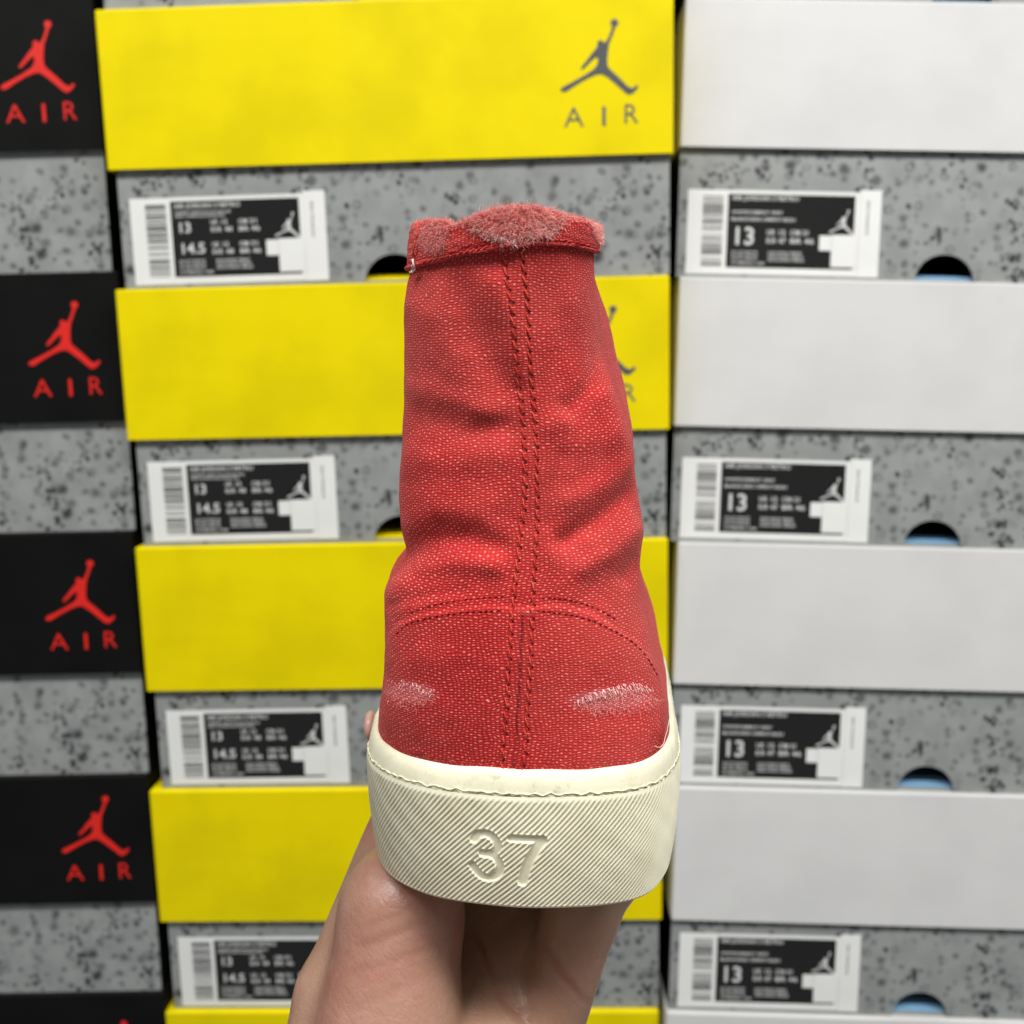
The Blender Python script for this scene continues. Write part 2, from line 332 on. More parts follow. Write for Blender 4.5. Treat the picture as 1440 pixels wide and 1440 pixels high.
def lid_mesh(lh):
    """open card lid, origin at front left bottom corner of the lid; slightly bowed faces"""
    bm = bmesh.new(); bm_box(bm, 0, W, 0, DEP, 0, lh)
    bmesh.ops.delete(bm, geom=[f for f in bm.faces if f.calc_center_median().z < 1e-5], context='FACES')
    bmesh.ops.bevel(bm, geom=[e for e in bm.edges if not e.is_boundary], offset=.0016, segments=3, affect='EDGES', profile=.6)
    bmesh.ops.recalc_face_normals(bm, faces=bm.faces)
    bmesh.ops.solidify(bm, geom=list(bm.faces), thickness=.0014)
    return bm_mesh('lid', bm)
def body_mesh(hb, top, il, ir):
    bm = bmesh.new(); x0, x1 = il, W-ir; y0, y1 = .004, DEP-.004; t = .0015
    cx, r = (x0+x1)/2, .0195
    out = [(x0, 0)]+[(cx-r*math.cos(a), .018*math.sin(a)+.0) for a in np.linspace(0, math.pi, 22)]+[(x1, 0), (x1, top), (x0, top)]
    f = bm.faces.new([bm.verts.new((x, y0, z)) for x, z in out]); f.normal_update(); bmesh.ops.triangulate(bm, faces=[f])
    r_ = bmesh.ops.extrude_face_region(bm, geom=list(bm.faces))
    for v in [g for g in r_['geom'] if isinstance(g, bmesh.types.BMVert)]: v.co.y += t
    bm_box(bm, x0, x0+t, y0+t+.0001, y1-t-.0001, 0, top); bm_box(bm, x1-t, x1, y0+t+.0001, y1-t-.0001, 0, top)
    bm_box(bm, x0, x1, y1-t, y1, 0, top); bm_box(bm, x0+t, x1-t, y0+t+.0001, y1-t-.0001, .0001, t)
    return bm_mesh('carton', bm)
def tray_mesh(il, ir):
    bm = bmesh.new(); bm_box(bm, il+.003, W-ir-.003, .0075, DEP-.008, .0017, .0032)
    bm_box(bm, il+.005, W-ir-.005, .011, DEP-.01, .0036, .0044); bm_box(bm, il+.005, W-ir-.005, .016, DEP-.01, .0052, .0058)
    return bm_mesh('inner_tray', bm, .0004)
TRAY = tray_mesh(.004, .004)
ORD = ['topmost, cut off by the top of the photo', 'first whole', 'second whole', 'third whole', 'fourth whole', 'fifth', 'sixth']
LABELS = {1: ['black lid at the very top of the left stack, barely in the photo', 'speckled box with black lid and red emblem in the top left corner', 'speckled box with black lid and red emblem, second one down at the left edge', 'speckled box with black lid and red emblem, third one down at the left edge', 'speckled box with black lid and red emblem, fourth one down at the left edge', 'black lid in the bottom left corner, lowest of the black lidded boxes'],
          2: ['sliver of a speckled box resting on the topmost yellow lid', 'yellow lidded box at the top with its whole grey emblem showing above the shoe', 'yellow lidded box behind the top half of the shoe, its emblem half hidden', 'yellow lidded box behind the ankle of the shoe, third yellow lid down', 'yellow lidded box behind the cream sole and the hand, fourth yellow lid down', 'yellow lid at the bottom edge below the hand, lowest yellow one'],
          3: ['speckled box resting on the topmost white lid', 'white lidded box in the top right corner, highest of the white lids', 'white lidded box, second white lid down, right of the shoe shaft', 'white lidded box, third white lid down, right of the shoe ankle', 'white lidded box, fourth white lid down, right of the cream sole', 'white lid in the bottom right corner, lowest white one']}
GRP = {1: 'black lidded shoe boxes in the left stack', 2: 'yellow lidded shoe boxes in the middle stack', 3: 'white lidded shoe boxes in the right stack'}
MB = {1: M_black, 2: M_yellow, 3: M_white}
INS = {1: (.004, .002), 2: (.0042, .002), 3: (.0008, .005)}
def place(name, me, mat, parent, loc=(0, 0, 0)):
    k = (me.name, mat.name)
    if k not in _MC: _MC[k] = me.copy() if me.users else me
    me2 = _MC[k]; me2.materials.clear(); me2.materials.append(mat)
    o = bpy.data.objects.new(name, me2); C.objects.link(o); o.parent = parent; o.location = loc; return o
_MC = {}
for col in (1, 2, 3):
    x, y, z, ya, le, ti = FIT['cols'][col]; base = Matrix.Translation((x, y, z+ZC)) @ Rm(ya, le, ti)
    def top_z(r): return -(r-1)*FIT['h']+ADJ[(col, r)][1]/1000
    for r in range(0, 6):
        if r == 0 and col != 2 and False: continue
        dx, _, dl = [q/1000 for q in ADJ[(col, r)]]
        lh = FIT['lh']+dl; zt = top_z(r); zb = zt-lh; z0 = top_z(r+1); hb = zb-z0-.0003
        xo = dx+(-W if col == 1 else 0)
        il, ir = INS[col]
        jy = .0 if r in (0,) else random.Random(col*10+r).uniform(-.0008, .0008)
        root = empty('shoe_box', base @ Matrix.Translation((xo, jy, z0+.0003)))
        tag(root, LABELS[col][r], 'shoe box', GRP[col])
        lid = place('lid', lid_mesh(lh), MB[col], root, (0, 0, hb))
        body = place('carton', body_mesh(hb, hb+lh-.003, il, ir), M_speck, root); body.data.materials.append(M_black)
        for p_ in body.data.polygons:
            if abs(p_.normal.x) > .9 and p_.area > .004: p_.material_index = 1  # shade of the gaps put into the colour: side panels made black
        tr = place('inner_tray', TRAY, {1: M_black, 2: M_yellow, 3: M_inblue}[col], root)
        if col in (1, 2):
            px = W+(.006 if col == 1 else 0)
            e = place('emblem', LOGO, M_red_print if col == 1 else M_grey_print, lid, (px, 0, 0))
            e = place('lettering', AIR, M_red_print if col == 1 else M_grey_print, lid, (px, 0, 0))
        if col in (2, 3) and r > 0:
            A = ART[col]; ly = .004
            lx = il+(.0065 if col == 2 else .0065); lz = .0567
            rl = random.Random(col*31+r*7); lab = place('label', A['paper'], M_paper, root, (lx+rl.uniform(-.0006, .0006), ly, lz+rl.uniform(-.0002, .0006))); lab.rotation_euler[1] = rl.uniform(-.006, .004)
            for nm, mt in (('side_strip', M_paper), ('print_panel', M_ink), ('barcode', M_bar), ('lettering', M_text), ('strip_lettering', M_bar), ('emblem', M_text)):
                place(nm, A[nm], mt, lab)
            for sme in A['sticker']: place('sticker', sme, M_paper, lab)
# unseen dark wall, added to keep light out of the gaps between stacks
bm = bmesh.new(); bm_box(bm, -1.6, 1.6, 1.05, 1.10, 0, 2.6)
tag(link('added_wall', bm_mesh('added_wall', bm), M_light_block, None, False), kind='structure')
# ================================================================ THE SHOE
shoe = empty('high_top_shoe', Matrix.Translation((.003, .30, ZC-.1165)))
tag(shoe, 'red canvas high top shoe with thick cream sole, heel towards us, held in a hand', 'shoe')
SO = np.array([.003, .30, -.1165])
def to_local(P): return P-SO
def catmull(P, n, closed=True):
    P = np.asarray(P, float); m = len(P); t = np.linspace(0, m if closed else m-1, n, endpoint=not closed)
    i = np.floor(t).astype(int); 
    if not closed: i = np.minimum(i, m-2)
    f = (t-i)[:, None]
    g = (lambda k: P[(i+k) % m]) if closed else (lambda k: P[np.clip(i+k, 0, m-1)])
    a, b, c, d = g(-1), g(0), g(1), g(2)
    return .5*((2*b)+(-a+c)*f+(2*a-5*b+4*c-d)*f*f+(-a+3*b-3*c+d)*f**3)
PLAN = [(4, 213.1), (12, 213.2), (19.2, 213.9), (27.4, 216.4), (33.8, 222.0), (39.0, 233.5), (41.9, 248), (45.3, 280), (48.6, 312), (50, 350), (48, 390), (38, 425), (20, 449), (0, 455), (-22, 447), (-37, 420), (-41.5, 380), (-39, 335), (-37.5, 290), (-37.3, 258), (-36, 241), (-31.4, 229.6), (-23.7, 221.6), (-15.3, 217.1), (-4.5, 214.2)]
pc = catmull(PLAN, 4000)/1000
seg = np.linalg.norm(np.roll(pc, -1, 0)-pc, axis=1); cum = np.concatenate([[0], np.cumsum(seg)])
PER = cum[-1]; pcx = np.vstack([pc, pc[:1]])
def plan_at(s):
    s = np.mod(s, PER); return np.stack([np.interp(s, cum, pcx[:, 0]), np.interp(s, cum, pcx[:, 1])], -1)
def plan_n(s):
    d = plan_at(s+.0015)-plan_at(s-.0015); d /= np.linalg.norm(d, axis=1)[:, None]; return np.stack([d[:, 1], -d[:, 0]], -1)
_n0 = plan_n(np.array([0.]))[0]
if _n0[1] > 0: raise SystemExit('normal flip')
# s runs to the right (+x) from the heel centre (x=4mm)
def seg_dist(S_, H_, pts):
    D = np.full(S_.shape, 1e9)
    for (a0, b0), (a1, b1) in zip(pts[:-1], pts[1:]):
        dx, dy = a1-a0, b1-b0; L = dx*dx+dy*dy+1e-18; t = np.clip(((S_-a0)*dx+(H_-b0)*dy)/L, 0, 1)
        D = np.minimum(D, np.hypot(S_-a0-t*dx, H_-b0-t*dy))
    return D
def z8(p): return 640+p[0]/9., 1140+p[1]/9.
def px2sh(u, v):
    P = at_y(u, v, .2148); return P[..., 0]-.004, P[..., 2]
def digit(pts, n=60, smooth=True):
    q = catmull(pts, n, False) if smooth else np.array(pts, float)
    out = [px2sh(*z8(p)) for p in q]; return [(float(a), float(b)) for a, b in out]
D3a = digit([(218, 385), (262, 320), (350, 292), (440, 312), (500, 370), (525, 430), (515, 490), (470, 535), (400, 553), (330, 555)])
D3b = digit([(400, 553), (470, 575), (525, 630), (555, 715), (530, 800), (470, 855), (390, 875), (300, 850), (230, 785), (185, 720)])
D7a = digit([(700, 328), (1110, 330)], smooth=False); D7b = digit([(1095, 350), (960, 560), (890, 720), (845, 890)], 30)
def build_sole():
    zt, zb = -.0896, -.1165
    sf = np.arange(-.066, .066, .00013); sb = np.arange(.066, PER-.066, .0012); s = np.concatenate([sf, sb])
    # wall profile rows, top lip -> bottom
    hz = np.concatenate([np.linspace(zt+.0004, zb+.0008, 190)])
    h = (zt-hz)/(zt-zb); inset = -.0022*h**2.2 - .0006*np.exp(-(h/.03)**2)
    Pp, Nn = plan_at(s), plan_n(s)
    Hg, Sg = np.meshgrid(hz, np.where(s > PER/2, s-PER, s), indexing='ij')
    lip = np.exp(-((Hg-zt+.0000)/.0007)**2)
    # diagonal moulded ridges, bending a little near the top
    th = math.radians(45)+.10*np.sin(Sg*60); bend = .0016*np.exp((Hg-zt)/.004)
    ph = ((Hg+.0006*np.sin(Sg*130+1))*math.cos(math.radians(44))-(Sg+bend)*math.sin(math.radians(44)))/.00091
    fr = ph-np.floor(ph); rid = 1-np.abs(fr-.5)*2; rid = np.clip(rid*1.25, 0, 1)
    wv = .85+.15*np.sin(Sg*700+Hg*900)
    rr = np.sin(Sg*311+7)*np.sin(Hg*420)*.00003
    fade = np.clip((zt-.0006-Hg)/.0010, 0, 1)*np.clip((Hg-zb-.0004)/.0008, 0, 1)
    disp = (rid-1)*.00036*wv*fade+rr
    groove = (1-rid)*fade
    # smooth patch worn on the right flank
    # size number, sunk below the ridges with a flat floor
    front = np.abs(Sg) < .03
    w3 = np.full(Sg.shape, 1e9)
    for pts, hw in ((D3a, .00092), (D3b, .00092), (D7a, .00088), (D7b, .00110)):
        w3[:, :] = np.minimum(w3, np.where(front, seg_dist(Sg, Hg, pts)-hw, 1e9))
    k = np.clip(.5-w3/.00022, 0, 1); rim = np.exp(-((w3-.00022)/.00018)**2)
    disp = disp*(1-k)-k*.00055+rim*.00008; groove *= (1-k)
    disp += lip*.00025
    off = inset[:, None]+disp
    X = Pp[None, :, 0]+Nn[None, :, 0]*off; Y = Pp[None, :, 1]+Nn[None, :, 1]*off
    V = np.stack([X, Y, Hg], -1)
    rows = [V]; G = [groove]
    # rounded bottom corner then the underside, and the inner shelf on top
    for o, z in ((-.0026, zb+.0002), (-.0034, zb), (-.012, zb+.0002)):
        rows.append(np.stack([Pp[:, 0]+Nn[:, 0]*o, Pp[:, 1]+Nn[:, 1]*o, np.full(len(s), z)], -1)[None]); G.append(np.zeros((1, len(s))))
    ctr = np.array([.003, .33, zb+.0002]); rows.append(np.broadcast_to(ctr, (1, len(s), 3))*.98+.02*rows[-1]); G.append(np.zeros((1, len(s))))
    pre = []
    for o, z in ((-.0075, zt-.001), (-.0026, zt-.0001), (-.0012, zt+.0002), (-.0004, zt+.0003)):
        rag = .00035*np.sin(s*2600)*np.sin(s*413)+.00025*np.sin(s*930)
        pre.append(np.stack([Pp[:, 0]+Nn[:, 0]*o, Pp[:, 1]+Nn[:, 1]*o, z+(rag if z > zt else 0*s)], -1)[None]); G.insert(0, np.zeros((1, len(s))))
    V = np.concatenate(pre+rows, 0); G = np.concatenate(G, 0)
    n, m = V.shape[:2]; me = np_mesh('outsole', to_local(V.reshape(-1, 3)), grid_faces(n, m, True)[:, ::-1])
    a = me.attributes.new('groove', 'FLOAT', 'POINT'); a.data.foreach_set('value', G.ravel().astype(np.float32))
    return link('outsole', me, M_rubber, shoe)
build_sole()
def build_foxing():
    s = np.concatenate([np.arange(-.07, .07, .0004), np.arange(.07, PER-.07, .0015)]); Pp, Nn = plan_at(s), plan_n(s)
    prof = [(-.0006, -.0900), (-.00055, -.0892), (-.0007, -.0880), (-.00095, -.0868), (-.0013, -.0856), (-.0018, -.0847), (-.0024, -.0842), (-.0031, -.0842), (-.0045, -.0852), (-.006, -.088)]
    rows = []
    for i, (o, z) in enumerate(prof):
        wav = .00012*np.sin(s*170+i*.4)+.00008*np.sin(s*420)
        rows.append(np.stack([Pp[:, 0]+Nn[:, 0]*(o+wav*.5), Pp[:, 1]+Nn[:, 1]*(o+wav*.5), z+wav*(1. if i > 2 else 0.)], -1))
    V = np.array(rows); n, m = V.shape[:2]
    me = np_mesh('foxing', to_local(V.reshape(-1, 3)), grid_faces(n, m, True))
    a = me.attributes.new('scuff', 'FLOAT', 'POINT'); ss = np.where(s > PER/2, s-PER, s)
    sc = np.exp(-((ss+.002)/.011)**2)+.8*np.exp(-((ss-.006)/.004)**2)+.5*np.exp(-((ss-.024)/.003)**2)+.35
    a.data.foreach_set('value', np.clip(np.tile(sc, n), 0, 1).astype(np.float32))
    link('foxing', me, M_rubber, shoe)
    # wavy moulded flash line where the wrap meets the foxing
    sv = np.arange(-.058, .058, .00025); zz = -.0889+.00030*(np.abs(((sv/.0047+.35*np.sin(sv*90)) % 1)-.5)*4-1)*(.6+.4*np.sin(sv*210))+.00012*np.sin(sv*2100)
    P2, N2 = plan_at(sv), plan_n(sv)
    pts = np.stack([P2[:, 0]+N2[:, 0]*(-.0004), P2[:, 1]+N2[:, 1]*(-.0004), zz], -1)
    return pts
flash = build_foxing()
def tubes(name, paths, radii, sides=5):
    """paths: list of (k,3) arrays; radii: list of (k,) arrays"""
    Vs, Fs, o = [], [], 0
    for P, R in zip(paths, radii):
        P = np.asarray(P, float); k = len(P); T = np.gradient(P, axis=0); T /= np.linalg.norm(T, axis=1)[:, None]+1e-12
        ref = np.array([.3, .9, .2]); A = np.cross(T, ref); A /= np.linalg.norm(A, axis=1)[:, None]+1e-12; B = np.cross(T, A)
        an = np.linspace(0, 2*math.pi, sides, endpoint=False)
        R = np.broadcast_to(np.asarray(R, float), (k,))
        V = P[:, None]+R[:, None, None]*(np.cos(an)[None, :, None]*A[:, None]+np.sin(an)[None, :, None]*B[:, None])
        Vs.append(V.reshape(-1, 3)); f = grid_faces(k, sides, True)+o; Fs.append(f)
        o += k*sides
    return np_mesh(name, to_local(np.concatenate(Vs)), np.concatenate(Fs))
link('flash_line', tubes('flash_line', [flash], [.00014+.00005*np.sin(np.arange(len(flash))*.7)]), M_rubber, shoe)
# ---- canvas upper
def tbl(vals, vv): a = np.array(vals, float); return np.interp(vv, a[:, 0], a[:, 1])
LEFT = [(300, 588), (340, 583), (380, 579), (400, 573), (430, 568), (500, 566), (560, 567), (620, 564), (660, 560), (700, 559), (740, 564), (775, 572), (795, 563), (812, 547), (830, 540), (900, 541), (940, 541), (980, 537), (1020, 534), (1060, 533)]
RH = [(300, 840), (340, 836), (380, 835), (400, 838), (430, 840), (480, 841), (500, 845), (540, 860), (580, 874), (620, 886), (660, 890), (700, 898), (740, 902), (780, 897), (800, 896), (850, 903), (900, 915), (940, 925), (980, 933), (1020, 939), (1060, 944)]
RM = [(300, 828), (340, 830), (400, 836), (430, 845), (465, 859), (500, 868), (560, 880), (610, 887), (650, 886), (700, 886), (760, 890), (800, 899), (820, 907), (850, 916), (880, 921), (912, 927), (940, 930), (1000, 934), (1060, 936)]
vv = np.arange(290, 1081, 10.)
def xz(table, y): P = at_y(tbl(table, vv), vv, np.full(len(vv), y)); o = np.argsort(P[:, 2]); return P[o, 2], P[o, 0]
zL, xL = xz(LEFT, .240); zR, xR = xz(RH, .242); zM, xM = xz(RM, .283)
def sm(z, pts): a = np.array(pts, float); return np.interp(z, a[:, 0], a[:, 1])
def section(z, tR):
    """right (+1) half, t in 0..1 from heel seam to front; returns functions for both sides"""
    yf = sm(z, [(-.09, .2165), (-.075, .2165), (-.06, .2165), (-.045, .218), (-.03, .2200), (-.01, .2205), (.01, .219), (.028, .2175), (.04, .218)])
    out = []
    xl, xr, xm = np.interp(z, zL, xL), np.interp(z, zR, xR), np.interp(z, zM, xM)
    xc = .5*(xl+xr)*.8+.0005
    yfr = sm(z, [(-.09, .449), (-.075, .445), (-.065, .42), (-.055, .385), (-.035, .345), (-.01, .325), (.02, .314), (.04, .312)])
    wf = sm(z, [(-.09, .040), (-.07, .038), (-.055, .031), (-.03, .026), (.04, .021)])
    for sd, xs, ym in ((1, xr, .283), (-1, xl, .283)):
        xm_ = xm if sd > 0 else xl*1.0+.0012*0-.0006
        yS = .241; e = sm(z, [(-.09, .82), (-.05, .9), (0, 1.), (.04, 1.)])
        a = np.clip(tR/.55, 0, 1)*math.pi/2
        X1 = xc+(xs-xc)*np.sin(a)**e; Y1 = yf+(yS-yf)*(1-np.maximum(np.cos(a), 0)**e)
        F = [(xs-(xs-xc)*.02, yS-.003), (xs, yS), (xm_, ym), (xc+sd*wf, .5*(ym+yfr)+.02*(yfr > .4)), (xc+sd*wf*.8, yfr-.018), (xc, yfr), (xc-sd*.01, yfr-.002)]
        Q = catmull(F, 300, False); Q = Q[50:251]; t2 = np.clip((tR-.55)/.45, 0, 1)*200
        X2 = np.interp(t2, np.arange(201), Q[:, 0]); Y2 = np.interp(t2, np.arange(201), Q[:, 1])
        m = tR <= .55; out.append((np.where(m, X1, X2), np.where(m, Y1, Y2)))
    return out
tR = np.concatenate([np.linspace(0, .55, 170)**1.0, np.linspace(.55, 1, 90)[1:]])
NC = len(tR)
ZB = -.088
def raw_rows(zs):
    """zs: (n,) heights -> (n, m, 3) closed sections, columns left side reversed + right side"""
    G = []
    for z in zs:
        (rx, ry), (lx, ly) = section(z, tR)
        X = np.concatenate([lx[::-1][1:], rx[1:]]) if False else np.concatenate([lx[:0:-1], rx[:-1]])
        Y = np.concatenate([ly[:0:-1], ry[:-1]])
        G.append(np.stack([X, Y, np.full(len(X), z)], -1))
    return np.array(G)
zs0 = np.linspace(ZB, .046, 420); RAW = raw_rows(zs0); MC = RAW.shape[1]; jc = NC-1
# smooth the stack of sections vertically a little
K = np.exp(-np.arange(-6, 7)**2/14.); K /= K.sum()
pad = np.concatenate([RAW[:1]]*6+[RAW]+[RAW[-1:]]*6); RAW2 = sum(K[i]*pad[i:i+len(RAW)] for i in range(13)); RAW2[..., 2] = RAW[..., 2]; RAW = RAW2
TOPV = [(540, 345), (572, 338), (583, 314), (600, 309), (630, 309), (643, 316), (662, 307), (680, 299), (710, 292), (745, 290), (775, 297), (800, 303), (825, 309), (852, 320), (900, 330)]
BOTV = [(540, 390), (572, 386), (600, 373), (640, 363), (700, 352), (760, 346), (800, 347), (835, 356), (845, 364), (900, 380)]
def col_z(tab, zguess, zback):
    i = int(np.argmin(np.abs(zs0-zguess))); P = RAW[i]; z = np.full(MC, zguess)
    for _ in range(4):
        u, _v = proj(np.stack([P[:, 0], P[:, 1], z], -1)); v = tbl(tab, u); z = at_y(u, v, P[:, 1])[:, 2]
    # behind the silhouette hold the value reached there
    back = P[:, 1] > .240; ok = np.where(~back)[0]; z = np.where(back & (np.arange(MC) < jc), z[ok[0]], z); z = np.where(back & (np.arange(MC) >= jc), z[ok[-1]], z)
    k = np.clip((P[:, 1]-.24)/.04, 0, 1); return z*(1-k)+zback*k
HEMN = None
ZT = col_z(TOPV, .034, .0415); ZO = col_z(BOTV, .026, .0355); ZT = np.minimum(ZT, .045)
NR = 360; wv_ = np.linspace(0, 1, NR)
Z = ZB+wv_[:, None]*(ZT[None]-.0012-ZB)
ri = (Z-zs0[0])/(zs0[1]-zs0[0]); i0 = np.clip(np.floor(ri).astype(int), 0, len(zs0)-2); fr = (ri-i0)[..., None]
J = np.arange(MC)[None]
U0 = RAW[i0, J]*(1-fr)+RAW[i0+1, J]*fr; U0[..., 2] = Z
# near the sole the upper follows the sole's outline, a little inside it
_ss = np.linspace(0, PER, 3000); _pl = plan_at(_ss)-0.0031*(-1)*0; _pl = plan_at(_ss)+plan_n(_ss)*(-.0030)
def hem_pull(P):
    P = P.copy(); kd_c = np.array([.003, .30])
    hz = np.clip(1-(P[..., 2]+.0855)/.016, 0, 1); hz = hz*hz*(3-2*hz)
    rows = np.where(hz.max(1) > 0)[0]
    # direction from the inner spine, matched by angle-like nearest point
    for r in rows:
        q = P[r, :, :2]; d = ((q[:, None, :]-_pl[None, ::4])**2).sum(-1); k = d.argmin(1); t = _pl[::4][k]; P[r, :, :2] = q*(1-hz[r][:, None])+t*hz[r][:, None]
    return P
U0 = hem_pull(U0)
def normals(V):
    du = np.roll(V, -1, 1)-np.roll(V, 1, 1); dv = np.gradient(V, axis=0); n = np.cross(du, dv); return n/(np.linalg.norm(n, axis=-1, keepdims=True)+1e-12)
N0 = normals(U0)
if (N0[NR//2, jc]@np.array([0, -1, 0])) < 0: N0 = -N0
pu, pv = proj(U0.reshape(-1, 3)); pu = pu.reshape(NR, MC); pv = pv.reshape(NR, MC)
facing = np.clip((.262-U0[..., 1])/.02, 0, 1)
def pdist(pts, sx=1.):
    """distance in photo pixels to polyline + signed side"""
    D = np.full(pu.shape, 1e9); Sg = np.zeros(pu.shape)
    for (a0, b0), (a1, b1) in zip(pts[:-1], pts[1:]):
        dx, dy = a1-a0, b1-b0; L = dx*dx+dy*dy; t = np.clip(((pu-a0)*dx+(pv-b0)*dy)/L, 0, 1)
        d = np.hypot(pu-a0-t*dx, pv-b0-t*dy); c = (pu-a0)*dy-(pv-b0)*dx; m = d < D; D = np.where(m, d, D); Sg = np.where(m, np.sign(c), Sg)
    return D, Sg
def along_fade(pts): return 1
disp = np.zeros(pu.shape)
# creases in the soft canvas: (points, half width px, depth mm); positive bulges out
WR = [([(622, 375), (655, 430), (685, 490), (712, 545)], 25, -1.25), ([(600, 430), (622, 480), (652, 530), (680, 575)], 26, .8), ([(700, 400), (722, 460), (735, 520)], 18, .9),
      ([(585, 400), (600, 420)], 16, -1.0), ([(590, 588), (625, 592), (665, 602), (705, 600)], 19, -1.05), ([(575, 545), (630, 560), (690, 580)], 16, .55), ([(575, 640), (640, 650), (700, 640)], 20, .8),
      ([(570, 700), (640, 690), (700, 705)], 18, .5), ([(578, 770), (620, 754), (665, 757), (700, 770)], 17, -1.8), ([(560, 735), (620, 715), (680, 722)], 18, 1.0), ([(545, 822), (590, 802), (640, 792), (690, 795)], 17, 1.4), ([(550, 850), (600, 836), (650, 832)], 9, -.5),
      ([(872, 470), (850, 505), (825, 545), (800, 570)], 17, -1.8), ([(850, 560), (868, 600), (884, 640)], 22, 1.3), ([(790, 600), (820, 610), (860, 612)], 22, 1.0),
      ([(895, 690), (865, 712), (830, 738), (795, 760)], 15, -2.2), ([(890, 650), (850, 680), (800, 705)], 16, 1.0), ([(895, 745), (860, 775), (820, 800)], 16, 1.4), ([(897, 790), (880, 810)], 12, -1.2), ([(805, 430), (820, 470)], 20, .5),
      ([(760, 760), (790, 800), (800, 830)], 16, .7), ([(690, 740), (700, 800)], 14, .4), ([(560, 930), (620, 925)], 20, .3), ([(790, 640), (775, 700), (765, 760)], 12, -.5), ([(770, 600), (800, 560), (840, 520)], 14, .6)]
for pts, sg, amp in WR:
    D, _s = pdist(pts); disp += amp/1000*np.exp(-(D/sg)**2)
disp *= .70
# seams
SEAML = [(707, 355), (712, 395), (718, 430), (727, 520), (735, 600), (737, 660), (737, 700), (728, 780), (721, 850), (716, 920), (711, 1000), (705, 1095)]
SEAMR = [(732, 350), (737, 395), (741, 440), (745, 520), (752, 600), (755, 700), (752, 780), (748, 850), (746, 920), (741, 1000), (735, 1095)]
CENT = [(735, 866), (733, 900), (731, 960), (727, 1010), (723, 1095)]
for pts, a, sg in ((SEAML, -.28, 3.2), (SEAMR, -.28, 3.2), (CENT, -.55, 1.8)):
    D, _s = pdist(pts); disp += a/1000*np.exp(-(D/sg)**2)
Dl, _s = pdist([((a[0]+b[0])/2, (a[1]+b[1])/2) for a, b in zip(SEAML, SEAMR)] if len(SEAML) == len(SEAMR) else SEAMR); disp += .00022*np.exp(-(Dl/11)**4)
ARC = [(541, 915), (548, 892), (562, 876), (588, 866), (620, 860), (650, 856), (690, 853), (735, 855), (790, 852), (830, 862), (866, 884), (893, 903), (912, 926), (930, 962), (938, 985)]
D, sgn = pdist(ARC); below = np.where(np.abs(pu-735) < 260, np.clip(.5+(np.where(pv > np.interp(pu, [p[0] for p in ARC], [p[1] for p in ARC]), 1, -1)*D)/6, 0, 1), 1)
disp += .00045*below*facing
# overall softness
def vnoise(a, b, sc, seed):
    r = np.random.default_rng(seed); g = r.random((64, 64)); x = (a/sc) % 64; y = (b/sc) % 64; xi, yi = x.astype(int), y.astype(int); fx, fy = x-xi, y-yi; fx = fx*fx*(3-2*fx); fy = fy*fy*(3-2*fy)
    return (g[xi, yi]*(1-fx)*(1-fy)+g[(xi+1) % 64, yi]*fx*(1-fy)+g[xi, (yi+1) % 64]*(1-fx)*fy+g[(xi+1) % 64, (yi+1) % 64]*fx*fy)-.5
arc = np.cumsum(np.linalg.norm(np.diff(U0, axis=1, prepend=U0[:, :1]), axis=2), axis=1); arc = arc-arc[:, jc:jc+1]
hi = np.clip((Z+.075)/.03, .25, 1)
_vw = -U0/np.linalg.norm(U0, axis=-1, keepdims=True); _fc = np.clip(((N0*_vw).sum(-1)-.05)/.5, 0, 1); _fc = _fc*_fc*(3-2*_fc)
disp = disp*facing*(.12+.88*_fc)+hi*(.0007*vnoise(arc, Z, .022, 1)+.0006*vnoise(arc, Z, .009, 2))+.00018*vnoise(arc, Z, .0028, 3)
# lower hem follows the foxing
fx_ = np.clip((Z-ZB)/.006, 0, 1); disp *= np.clip(fx_*1.2, 0, 1)
U1 = U0+N0*disp[..., None]
N1 = normals(U1); N1 *= np.sign((N1*N0).sum(-1, keepdims=True))
pu1, pv1 = proj(U1.reshape(-1, 3))
UV = np.stack([arc*1000+400, (Z*1000+200)], -1)
WORN = [((577, 975), (38, 17), .05, 1.1), ((858, 984), (62, 17), -.03, 1.2), ((600, 1010), (30, 10), 0, .35), ((740, 862), (14, 5), 0, .6)]
def worn_field(u, v):
    f = np.zeros(u.shape)
    for (cx, cy), (rx, ry), sh, a in WORN:
        q = np.clip(1.35-np.hypot((u-cx)/rx, (v-cy-sh*(u-cx))/ry), 0, 1); f = np.maximum(f, a*np.clip(q*1.15, 0, .9)*(1-.35*np.clip((v-cy)/ry, 0, 1)))
    return f
wf = worn_field(pu1, pv1)*np.clip(facing.ravel()*2, 0, 1)
me = np_mesh('upper', to_local(U1.reshape(-1, 3)), grid_faces(NR, MC, True), UV.reshape(-1, 2))
a = me.attributes.new('worn', 'FLOAT', 'POINT'); a.data.foreach_set('value', wf.astype(np.float32))
hD = np.minimum(pdist(CENT)[0], 99).ravel(); hol = np.clip(1.3-hD/2.0, 0, 1)*(pv1 > 870)*.7  # colour is darker along the centre seam groove
a = me.attributes.new('seam_dark', 'FLOAT', 'POINT'); a.data.foreach_set('value', hol.astype(np.float32))
link('upper', me, M_canvas, shoe)
